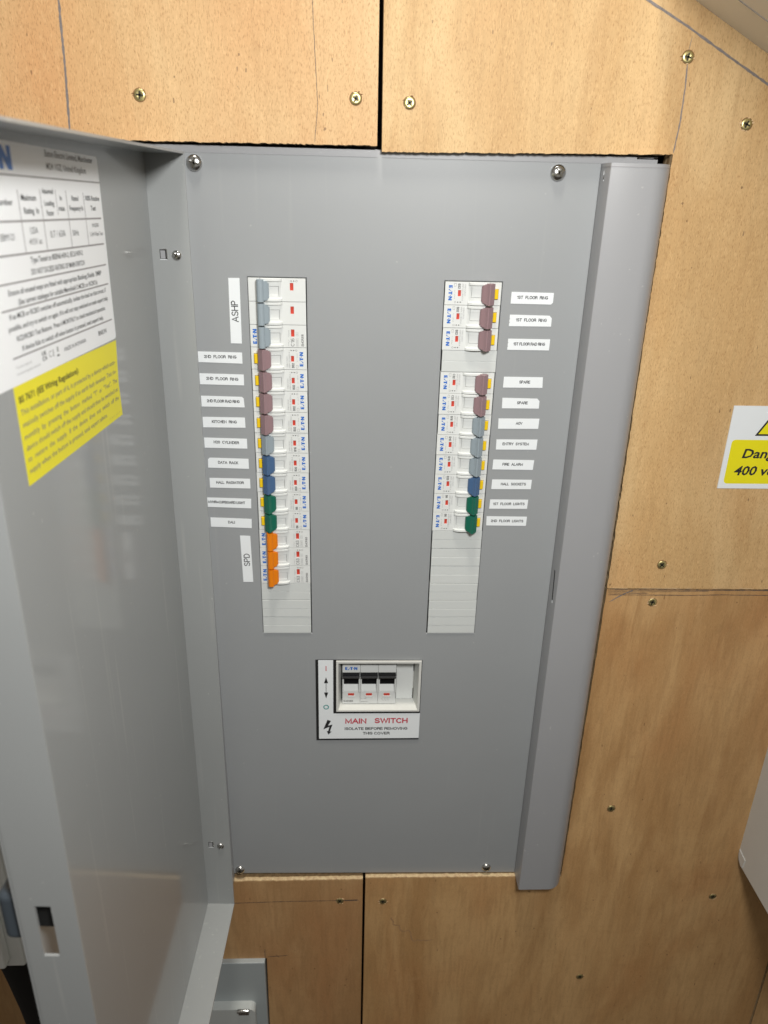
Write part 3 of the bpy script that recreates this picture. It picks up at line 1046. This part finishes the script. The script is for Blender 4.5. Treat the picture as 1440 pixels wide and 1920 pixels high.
breaker('mcb', 'grey', 'C16', 'L', 0, 'triple circuit breaker with three linked grey toggles, beside the ASHP label', 'EMCR316', 3)
left = [('brown', 'B32', 'circuit breaker with mauve-brown toggle beside the upper 2ND FLOOR RING label'),
        ('brown', 'B32', 'circuit breaker with mauve-brown toggle beside the lower 2ND FLOOR RING label'),
        ('brown', 'B32', 'circuit breaker with mauve-brown toggle beside the 2ND FLOOR RAD RING label'),
        ('brown', 'B32', 'circuit breaker with mauve-brown toggle beside the KITCHEN RING label'),
        ('grey', 'B16', 'circuit breaker with grey toggle beside the H20 CYLINDER label'),
        ('dblue', 'B20', 'circuit breaker with blue toggle beside the DATA RACK label'),
        ('dblue', 'B20', 'circuit breaker with blue toggle beside the HALL RADIATIOR label'),
        ('green', 'B6', 'circuit breaker with green toggle beside the MVHR+CUPBOARD LIGHT label'),
        ('green', 'B6', 'circuit breaker with green toggle beside the DALI label')]
for i, (c, r, lab) in enumerate(left):
    breaker('rcbo', c, r, 'L', 3 + i, lab)
for i, n in enumerate(('topmost', 'middle', 'lowest')):
    breaker('mcb', 'orange', 'C63', 'L', 12 + i, 'circuit breaker with orange toggle, %s of the three by the SPD label' % n, 'EMCR163')
right = {0: ('brown', 'B32', 'circuit breaker with mauve-brown toggle beside the upper 1ST FLOOR RING label'),
         1: ('brown', 'B32', 'circuit breaker with mauve-brown toggle beside the lower 1ST FLOOR RING label'),
         2: ('brown', 'B32', 'circuit breaker with mauve-brown toggle beside the 1ST FLOOR RAD RING label'),
         4: ('brown', 'C32', 'circuit breaker with mauve-brown toggle beside the upper SPARE label'),
         5: ('brown', 'C32', 'circuit breaker with mauve-brown toggle beside the lower SPARE label'),
         6: ('grey', 'B16', 'circuit breaker with grey toggle beside the AOV label'),
         7: ('grey', 'B16', 'circuit breaker with grey toggle beside the ENTRY SYSTEM label'),
         8: ('grey', 'B16', 'circuit breaker with grey toggle beside the FIRE ALARM label'),
         9: ('dblue', 'B20', 'circuit breaker with blue toggle beside the HALL SOCKETS label'),
         10: ('green', 'B6', 'circuit breaker with green toggle beside the 1ST FLOOR LIGHTS label'),
         11: ('green', 'B6', 'circuit breaker with green toggle beside the 2ND FLOOR LIGHTS label')}
for i, (c, r, lab) in right.items():
    breaker('rcbo', c, r, 'R', i, lab)


def blank_mesh(v):
    b = MB()
    r = random.Random(v)
    y0 = 0.0
    half = [(0.2, 8.93), (9.05, 17.82)]
    for k, (a, c) in enumerate(half):
        d = r.uniform(-0.12, 0.12)
        b.box(0.25, 45.2, -0.9 + d, 0.6, a, c, 'blank')
    b.box(0.25, 45.2, -0.55, 9, 0.2, 17.82, 'blank')
    return mesh_of(b, 'blanking_plate')


def blank(side, row, label):
    t = bpy.data.objects.new('blanking_plate', shared(('blank', side, row), lambda: blank_mesh(row * 3 + (side == 'R'))))
    t.location = Vector(((XL if side == 'L' else XR) + 0.15 + random.uniform(-0.2, 0.2), random.uniform(-0.35, 0.1), -18 * (row + 1))) * S
    t.rotation_euler = (random.uniform(-0.006, 0.010), 0, random.uniform(-0.004, 0.004))
    col.objects.link(t)
    m = t.modifiers.new('bevel', 'BEVEL')
    m.width = 0.25 * S
    m.segments = 2
    m.limit_method = 'ANGLE'
    tag(t, label, 'blanking plate', 'white blanking plates in the breaker columns')


blank('R', 3, 'white blanking plate between the mauve-brown toggles of the right column')
for i, n in enumerate(('directly below the lowest orange toggle', 'second from the bottom of the left column', 'at the very bottom of the left column')):
    blank('L', 15 + i, 'white blanking plate ' + n)
for i, n in enumerate(('directly below the lowest green toggle of the right column', 'second below the lowest green toggle of the right column', 'third below the lowest green toggle of the right column',
                       'third from the bottom of the right column', 'second from the bottom of the right column', 'at the very bottom of the right column')):
    blank('R', 12 + i, 'white blanking plate ' + n)

# ---------------------------------------------------- main switch
MS = thing('main_switch', 'three pole main switch with black toggles in a white frame below the columns', 'switch', (110, 0, -411))
MO = (110, 0, -411)
b = MB()
fx0, fx1, fz0, fz1 = 69.0, 152.0, -414.5, -355.2
ix0, ix1, iz0, iz1 = 71.0, 149.8, -412.8, -357.4
bx0, bx1, bz0, bz1 = 74.0, 146.4, -411.0, -359.2


def ring(a, c, ya, yc, m):
    A = [(a[0], ya, a[2]), (a[1], ya, a[2]), (a[1], ya, a[3]), (a[0], ya, a[3])]
    C = [(c[0], yc, c[2]), (c[1], yc, c[2]), (c[1], yc, c[3]), (c[0], yc, c[3])]
    b.add(A + C, [(i, (i + 1) % 4, (i + 1) % 4 + 4, i + 4) for i in range(4)], m)


ring((fx0, fx1, fz0, fz1), (fx0, fx1, fz0, fz1), -0.3, -2.2, 'cream')
ring((fx0, fx1, fz0, fz1), (ix0, ix1, iz0, iz1), -2.2, -2.2, 'cream')
ring((ix0, ix1, iz0, iz1), (bx0, bx1, bz0, bz1), -2.2, 15.0, 'cream')
b.flat([(bx0, 15, bz0), (bx1, 15, bz0), (bx1, 15, bz1), (bx0, 15, bz1)], 'blackmat')
b.build('frame', MS, MO)
b = MB()
b.box(129.0, 145.6, 13.6, 14.9, -410.6, -360, 'white')
b.box(145.6, 146.3, 13.9, 14.9, -398, -378, 'cream')
b.build('blanking_insert', MS, MO, 0.2)
b = MB()
for k in range(3):
    x0 = 74.9 + 17.8 * k
    x1 = x0 + 17.6
    b.box(x0, x1, 6.0, 14.9, -373.6, -364.6, 'white')
    b.box(x0, x1, 6.4, 14.9, -411.0, -395.8, 'white')
    b.box(x0, x0 + 1.4, 4.4, 14.9, -396.2, -377.5, 'white')
    b.box(x1 - 1.4, x1, 4.4, 14.9, -396.2, -377.5, 'white')
    b.box(x0, x1, 9.5, 14.9, -395.8, -373.6, 'white')
    b.prism([(9.5, -395.8), (6.5, -395.8), (9.3, -389.6), (9.5, -389.0)], x0 + 1.4, x1 - 1.4, 'white', 'x')
    b.prism([(6.5, -400.9), (5.5, -401.3), (5.7, -403.2), (6.5, -403.5)], x0 + 5.2, x1 - 5.2, 'white', 'x')
b.build('body', MS, MO, 0.25)
for k in range(3):
    x0 = 74.9 + 17.8 * k
    b = MB()
    b.prism([(9.0, -373.8), (4.6, -373.9), (1.0, -374.6), (0.2, -375.9), (0.8, -377.2), (4.0, -378.2), (9.0, -379.0)], x0 + 0.5, x0 + 17.1, 'black', 'x')
    b.prism([(8.4, -378.5), (9.3, -389.5), (9.48, -389.5), (9.48, -378.5)], x0 + 1.45, x0 + 16.15, 'black', 'x')
    b.prism([(7.6, -378.4), (6.2, -379.6), (6.6, -381.2), (8.6, -381.6)], x0 + 1.6, x0 + 16.0, 'black', 'x')
    b.build('toggle', MS, MO, 0.5)
    b = MB()
    b.box(x0 + 5.7, x0 + 11.7, 6.1, 6.6, -401.0, -398.5, 'red')
    b.build('indicator', MS, MO)
b = MB()
logo(b, 'blue', lambda q: Vector((77.6 + q.x * 12.0, 5.9, -370.4 + q.z * 3.4)))
caps(b, 'EMS1263', 'greyink', 76.1, 85.5, -409.0, 2.3, 6.3, 0.17)
text(b, 'Ie = 125A', 'greyink', 93.4, 99.2, -405.2, 0.95, 6.3, 0.01)
text(b, '240/415V~', 'greyink', 93.4, 101.0, -409.2, 0.95, 6.3, 0.01)
for k in range(3):
    x = 115.4 + 2.7 * k
    for p in (((0, 0), (-1.1, -1.6)), ((-1.1, -1.6), (.5, -4.0))):
        (ax, az), (cx, cz) = p
        b.flat([(x + ax - .12, 6.3, -403.6 + az), (x + ax + .12, 6.3, -403.6 + az), (x + cx + .12, 6.3, -403.6 + cz), (x + cx - .12, 6.3, -403.6 + cz)], 'greyink')
b.build('printing', MS, MO)

# L-shaped warning plate stuck round the switch
b = MB()
b.prism([(48.8, -451.2), (152.8, -450.8), (152.8, -414.9), (69.2, -414.9), (69.2, -354.3), (48.8, -354.3)], -0.35, -0.02, 'blackmat')
b.prism([(69.2, -355.0), (69.2, -354.3), (152.8, -354.8), (152.8, -414.9), (152.3, -414.9), (152.3, -355.0)], -0.35, -0.02, 'blackmat')
b.build('label_backing', DB, O)
b = MB()
b.prism([(51.5, -448.5), (152.7, -448.2), (152.8, -417.2), (66.0, -417.2), (66.0, -353.9), (51.6, -353.9)], -1.3, -0.3, 'sticker_and_lit_edge', 'y', 'black')
y = -1.38
caps(b, 'MAIN', 'redprint', 77.9, 99.2, -429.8, 6.4, y, 0.205)
caps(b, 'SWITCH', 'redprint', 107.4, 140.8, -429.4, 6.4, y, 0.205)
caps(b, 'ISOLATE BEFORE REMOVING', 'ink', 77.4, 141.0, -437.6, 3.3, y, 0.19)
caps(b, 'THIS COVER', 'ink', 95.7, 123.0, -443.5, 3.3, y, 0.19)
b.box(58.7, 59.5, y, y + .05, -366.6, -360.9, 'redprint')
caps(b, 'O', 'teal', 56.1, 61.7, -412.2, 5.6, y, 0.17)
b.box(58.75, 59.25, y, y + .05, -395, -378, 'ink')
b.flat([(57.0, y, -380.8), (61.0, y, -380.8), (59.0, y, -373.7)], 'ink')
b.flat([(57.0, y, -391.8), (59.0, y, -398.9), (61.0, y, -391.8)], 'ink')
zx = lambda px: 51.6 + (px - 110) * 0.0813
zz_ = lambda py: -353.9 - (py - 105) * 0.0983
bolt = [(215, 828), (257, 842), (222, 900), (276, 888), (243, 978), (268, 972), (226, 1015), (204, 968), (222, 972), (238, 915), (163, 948)]
pts = [(zx(p[0]), zz_(p[1])) for p in bolt]
b.add([(p[0], y, p[1]) for p in pts], [tuple(t) for t in tessellate_polygon([[Vector((p[0], p[1], 0)) for p in pts]])], 'ink')
tag(b.build('switch_label', DB, O), 'L-shaped white plate reading MAIN SWITCH ISOLATE BEFORE REMOVING THIS COVER')

# ---------------------------------------------------- open door
HA = Vector((-66.6, -26.0, -280.0))
DU = Vector((-0.0366, -0.99933, 0.0))
DN = Vector((0.99933, -0.0366, -0.0055)).normalized()
DZ = DN.cross(DU)
if DZ.z < 0:
    DZ = -DZ
TD = lambda q: HA + DU * q.x + DN * q.y + DZ * (q.z + 280)      # q = (distance from hinge, inward, height)
DW, DF, DT, DBOT = 324.0, 28.0, 87.0, -648.5
b = MB()
b.box(0, DW, -1.5, 0, DBOT, DT, 'door', TD)
b.box(1.5, DW - 1.5, -0.3, DF, DT - 1.5, DT, 'door', TD)
b.box(1.5, DW - 1.5, -0.3, DF, DBOT, DBOT + 1.5, 'door', TD)
b.box(0, 1.5, -0.3, DF, DBOT, DT, 'door', TD)
# closing-side flange with the latch slot
for (n0, n1, z0, z1) in ((-0.3, 8.0, DBOT, DT), (16.0, DF, DBOT, DT), (8.0, 16.0, DBOT, -295), (8.0, 16.0, -260, DT)):
    b.box(DW - 1.5, DW, n0, n1, z0, z1, 'door', TD)
door = b.build('door', DB, O)
tag(door, 'grey steel door swung open towards the viewer, seen from inside')
b = MB()
b.box(298, 320, -13, -1.6, -290, -258, 'latch', TD)
b.build('latch', door, O, 4, 4)
b = MB()
b.box(300, 318, 4, 16.5, -282, -258, 'blackmat', TD)  # black block added behind the slot to darken its upper part
b.build('slot_darkener', door, O, 1)
for z, zt in ((17.5, 18.0), (-563.7, -562.0)):
    pan_screw(door, O, lambda q, z=z: TD(Vector((1.5 - q.y, 17.9 + q.x, z + q.z))) if False else HA + DU * (1.5 - q.y) + DN * (17.9 + q.x) + DZ * (z + 280 + q.z), 3.6, 'hinge_screw', 0.6)
    b = MB()
    f = lambda q: HA + DU * (1.5 - q.y) + DN * q.x + DZ * (q.z + 280)
    b.box(5.6, 10.6, -0.1, 0.05, zt - 3.4, zt + 3.4, 'blackmat', f)
    b.box(6.1, 9.6, -0.25, 0.05, zt - 3.0, zt + 2.7, 'trim', f)
    b.box(5.6, 10.9, -0.35, 0.05, zt - 3.9, zt - 3.4, 'sticker_and_lit_edge', f)
    b.prism([(10.6, zt + 3.8), (11.2, zt + 3.2), (11.2, zt - 3.6), (10.6, zt - 3.6)], -0.4, 0.05, 'metal', 'y', None, f)
    b.prism([(7.5, zt + 3.4), (10.9, zt + 3.4), (10.6, zt + 4.1), (8.2, zt + 3.9)], -0.4, 0.05, 'metal', 'y', None, f)
    b.build('hinge_tab', door, O)

# labels inside the door: local x runs from the free edge towards the hinge
U0 = 251.0


def DL(tilt, h=0.15):
    """label frame: q.x = distance from U0 towards the hinge, q.z = height, q.y = -proud"""
    return lambda q: HA + DU * (U0 - q.x) + DN * (h - q.y) + DZ * (q.z - q.x * tilt + 280)


def rrect(x0, x1, z0, z1, r, n=4):
    out = []
    for cx, cz, a0 in ((x1 - r, z1 - r, 0), (x0 + r, z1 - r, 90), (x0 + r, z0 + r, 180), (x1 - r, z0 + r, 270)):
        for k in range(n + 1):
            a = math.radians(a0 + 90 * k / n)
            out.append((cx + r * math.cos(a), cz + r * math.sin(a)))
    return out


WT = 0.020
b = MB()
T = DL(WT)
X = lambda u: U0 - u
zb = lambda z, u: z + X(u) * WT          # measured height at distance u -> label-frame height
b.prism(rrect(X(263), X(98.5), -23.0, 82.2, 2.5), -0.1, 0.1, 'doorlabel', 'y', None, T)
y = -0.2


def t_(s, u0, u1, z, h, m='ink', bold=0.0):
    text(b, s, m, X(u0), X(u1), z, h, y, bold, T=T)


def rule(u0, u1, z, wd=0.75):
    b.box(X(u0), X(u1), y, y + 0.05, z - wd / 2, z + wd / 2, 'rule', T)


logo(b, 'bluesoft', lambda q: T(Vector((X(258) + q.x * 47, y, 70.3 + q.z * 10.0))))
t_('Eaton Electric Limited, Manchester', 173, 107, 78.2, 3.0, 'greyink', 0.01)
t_('M24 1GZ, United Kingdom', 173, 119, 72.3, 3.0, 'greyink', 0.01)
rule(262, 98.7, 68.2)
rule(262, 102.5, 48.6, 0.9)
rule(262, 102.5, 34.2, 0.9)
for u, za in ((209.7, 62.2), (185.0, 62.8), (152.3, 63.0), (127.4, 62.3)):
    b.box(X(u) - 0.3, X(u) + 0.3, y, y + 0.05, 34.2, za, 'rule', T)
b.box(X(166) - 0.25, X(166) + 0.25, y, y + 0.05, 51, 63, 'rule', T)
t_('Part Number', 244, 216, 55.5, 2.6, 'ink', 0.01)
t_('Maximum', 207, 190.5, 57.6, 2.7, 'ink', 0.015)
t_('Rating  In', 205.5, 189, 51.8, 2.7, 'ink', 0.015)
t_('Assumed', 182.6, 169, 61.0, 2.4, 'ink', 0.015)
t_('Loading', 181.4, 169.4, 55.4, 2.4, 'ink', 0.015)
t_('Factor', 180, 171, 50.8, 2.4, 'ink', 0.015)
t_('In', 161.2, 158.6, 58.0, 2.5, 'ink', 0.015)
t_('max.', 164, 155.5, 53.0, 2.5, 'ink', 0.015)
t_('Rated', 145, 135.5, 58.0, 2.5, 'ink', 0.015)
t_('Frequency fn', 149.5, 130, 53.0, 2.5, 'ink', 0.015)
t_('100% Routine', 125, 102.3, 58.3, 2.5, 'ink', 0.015)
t_('Test', 118, 109.6, 53.0, 2.5, 'ink', 0.015)
t_('EBM121', 233, 219.5, 40.6, 2.8)
t_('125A', 202, 193.3, 42.8, 2.9)
t_('415V ac', 204.5, 190, 37.9, 2.7)
t_('0.7 / 63A', 179, 159.6, 40.3, 3.2)
t_('50Hz', 149.5, 140.6, 40.3, 2.8)
t_('PASSED', 118.5, 107.6, 44.0, 1.9)
t_('2.5kV Flash Test', 123.5, 102.3, 39.2, 2.0)
t_('Type Tested to BSEN61439-2, IEC61439-2', 206, 138.5, 29.7, 2.6, 'ink', 0.01)
t_('DO NOT EXCEED RATING OF MAIN SWITCH', 207, 137.6, 24.3, 2.6, 'ink', 0.01)
rule(243, 103, 22.2, 0.8)
t_('Ensure all unused ways are fitted with appropriate Blanking Shields  EMBP', 234, 112.6, 17.0, 2.5, 'ink', 0.01)
t_("(See current catalogue for suitable Memshield 3 MCB's or RCBO's)", 225.5, 121, 12.3, 2.5, 'ink', 0.01)
rule(243, 102.7, 10.9, 0.8)
t_('If an MCB or RCBO switches off automatically, isolate the load on that circuit, if', 236.5, 108.4, 6.6, 2.4, 'ink', 0.01)
t_('possible, and try to switch on again. If it will not stay switched on seek expert help.', 239.2, 105.8, 1.6, 2.4, 'ink', 0.01)
t_('RCD/RCBO Test Buttons:  Press 6 MONTHLY to check mechanical operation.', 232.6, 112.4, -3.6, 2.4, 'ink', 0.01)
t_('If device fails to switch off when button is pressed, seek expert help.', 228.6, 117.5, -8.6, 2.4, 'ink', 0.01)
rule(239.5, 103, -10.6, 0.8)
t_('BNS1N', 128.6, 115, -17.0, 2.6, 'ink', 0.01)
t_('MADE IN ROMANIA', 181, 149.4, -17.2, 2.1)
t_('UK', 209, 203.4, -14.6, 2.0, 'ink', 0.02)
t_('CA', 209, 203.4, -17.2, 2.0, 'ink', 0.02)
t_('C E', 200.6, 194.5, -16.9, 3.2, 'greyink')
b.box(X(190.5), X(188.5), y, y + .05, -15.8, -13.2, 'paleink', T)
b.box(X(191), X(188), y, y + .05, -18.0, -17.2, 'ink', T)
t_('This product complies with', 238, 221, -15.6, 1.2, 'paleink')
t_('the relevant regulations listed here', 238, 212, -18.6, 1.2, 'paleink')
tag(b.build('door_label', door, O), 'white printed rating label on the inside of the door')

b = MB()
YT = 0.025
T = DL(YT, 0.1)
b.prism([(X(243.4), -71.9), (X(101.6), -71.9), (X(102.6), -50), (X(99.2), -23.5), (X(243.4), -22.5)], -0.02, 0.06, 'yellow', 'y', None, T)
y = -0.1
for s, u0, u1, z, h, bo in (
        ('BS 7671 (IEE Wiring Regulations):', 240.0, 165.3, -31.4, 3.1, 0.02),
        ('This installation, or part of it, is protected by a device which auto-', 240.0, 105.2, -37.4, 2.7, 0),
        ('matically switches off the supply if an earth fault develops. Test six-', 240.0, 105.4, -43.3, 2.7, 0),
        ('monthly  by  pressing  the  button  marked  "T"  or  "Test".  The', 240.4, 105.4, -49.3, 2.7, 0),
        ('device should switch off the supply and should then be switched on', 240.2, 106.0, -55.0, 2.7, 0),
        ('to  restore  the  supply.  If  the  device  does  not  switch  off  the', 240.4, 105.9, -60.6, 2.7, 0),
        ('supply when the button is pressed, seek expert advice.', 240.6, 129.3, -66.3, 2.7, 0),
        ('______________', 126.9, 105.2, -68.6, 1.0, 0)):
    text(b, s, 'ink' if bo else 'greyink', X(u0), X(u1), z, h, y, bo or 0.006, T=T)
tag(b.build('test_label', door, O), 'yellow wiring regulations test label on the inside of the door')

# ---------------------------------------------------- other things on the wall
# warning sign
b = MB()
b.box(406.2, 480.8, YW - 0.9, YW - 0.05, -171.0, -96.0, 'sticker_and_lit_edge')
sy = YW - 0.98
b.prism(rrect(410.6, 476.4, -166.4, -126.0, 3.2), sy, sy + 0.05, 'yellow')
b.flat([(429.6, sy, -122.3), (457.4, sy, -122.3), (443.5, sy, -98.6)], 'ink')
b.flat([(432.4, sy - .03, -120.7), (454.6, sy - .03, -120.7), (443.5, sy - .03, -101.8)], 'yellow')
text(b, 'Danger', 'ink', 422.3, 462.5, -142.4, 8.0, sy - .04, 0.025, italic=0.2)
text(b, '400 volts', 'ink', 417.6, 466.5, -158.3, 8.1, sy - .04, 0.025, italic=0.2)
pts = [(443.8, -105.5), (446, -105.5), (443.6, -111), (446.3, -111), (441.8, -118.5), (443.2, -113), (440.8, -113)]
b.add([(p[0], sy - .05, p[1]) for p in pts], [tuple(t) for t in tessellate_polygon([[Vector((p[0], p[1], 0)) for p in pts]])], 'ink')
tag(b.build('warning_sign', None, (443, YW, -171)), 'white and yellow Danger 400 volts sign on the plywood at the right edge', 'sign')

# pale grey enclosure at the right edge: its left side and lower corner show
EO = (600, 0, -617)
E1 = thing('wall_enclosure', 'pale grey wall enclosure at the right edge, only its left side in view', 'enclosure', EO)
b = MB()
r = 11
pr = [(-150, -230), (YW, -230), (YW, -617.6 + r)] + [(YW - r + r * math.cos(math.radians(a)), -617.6 + r - r * math.sin(math.radians(a))) for a in (15, 30, 45, 60, 75, 90)] + [(-150, -617.6)]
b.prism(pr, 518, 700, 'beige', 'x')
b.build('casing', E1, EO, 0.6)
b = MB()
b.prism([(YW - 0.6, -601.5), (-19, -604.0), (-17.5, -616.6), (-14, -617.0), (-8.5, -613.5), (-6.0, -608.0)], 517.4, 518.1, 'beige', 'x')
b.build('corner_cap', E1, EO, 0.15)

# small grey box let into the lower board
LO = (-90, 0, -1000)
E2 = thing('metal_enclosure', 'dark grey metal box with a pale hinged lid at the bottom left', 'enclosure', LO)
b = MB()
b.box(-158, -14.4, -11.0, 40, -1150, -764.2, 'box')
b.build('casing', E2, LO, 1.0, 3)
b = MB()
b.prism(rrect(-150, -27.0, -1140, -829.0, 7), -22, -11, 'lid')
b.build('lid', E2, LO, 1.2, 3)
b = MB()
b.lathe([(2.4, -7), (2.6, -6.6), (2.6, 6.6), (2.4, 7)], 'metal', lambda q: Vector((-40.5 + q.y, -23.5 + q.x * 0.8, -829.5 + q.z)), 16)
b.box(-46.5, -34.5, -22.6, -21.0, -838, -829, 'metal')
b.build('hinge', E2, LO)

# another pale enclosure on the wall behind the open door
FO = (-420, 0, -700)
E3 = thing('wall_enclosure', 'beige enclosure on the wall behind the open door at the far left', 'enclosure', FO)
b = MB()
b.box(-560, -178, -190, YW, -520, -150, 'beige')
b.build('casing', E3, FO, 2.0, 3)
b = MB()
b.box(-552, -188, -200, -190.2, -510, -158, 'beige')
b.build('cover', E3, FO, 2.0, 3)

# black cable tube added to darken the corner behind the door
b = MB()
path = [(-236 + 10 * math.sin(k * 0.5), -110 + 3 * k, -600 - 45 * k) for k in range(14)]
n = 12
vs = [(x + 15 * math.cos(2 * math.pi * j / n), y + 15 * math.sin(2 * math.pi * j / n), z) for x, y, z in path for j in range(n)]
b.add(vs, [(i * n + j, i * n + (j + 1) % n, (i + 1) * n + (j + 1) % n, (i + 1) * n + j) for i in range(13) for j in range(n)], 'blackmat', None, True)
tag(b.build('filler', None, (-236, -110, -900)), 'thick black cable added to darken the corner behind the open door', 'filler')
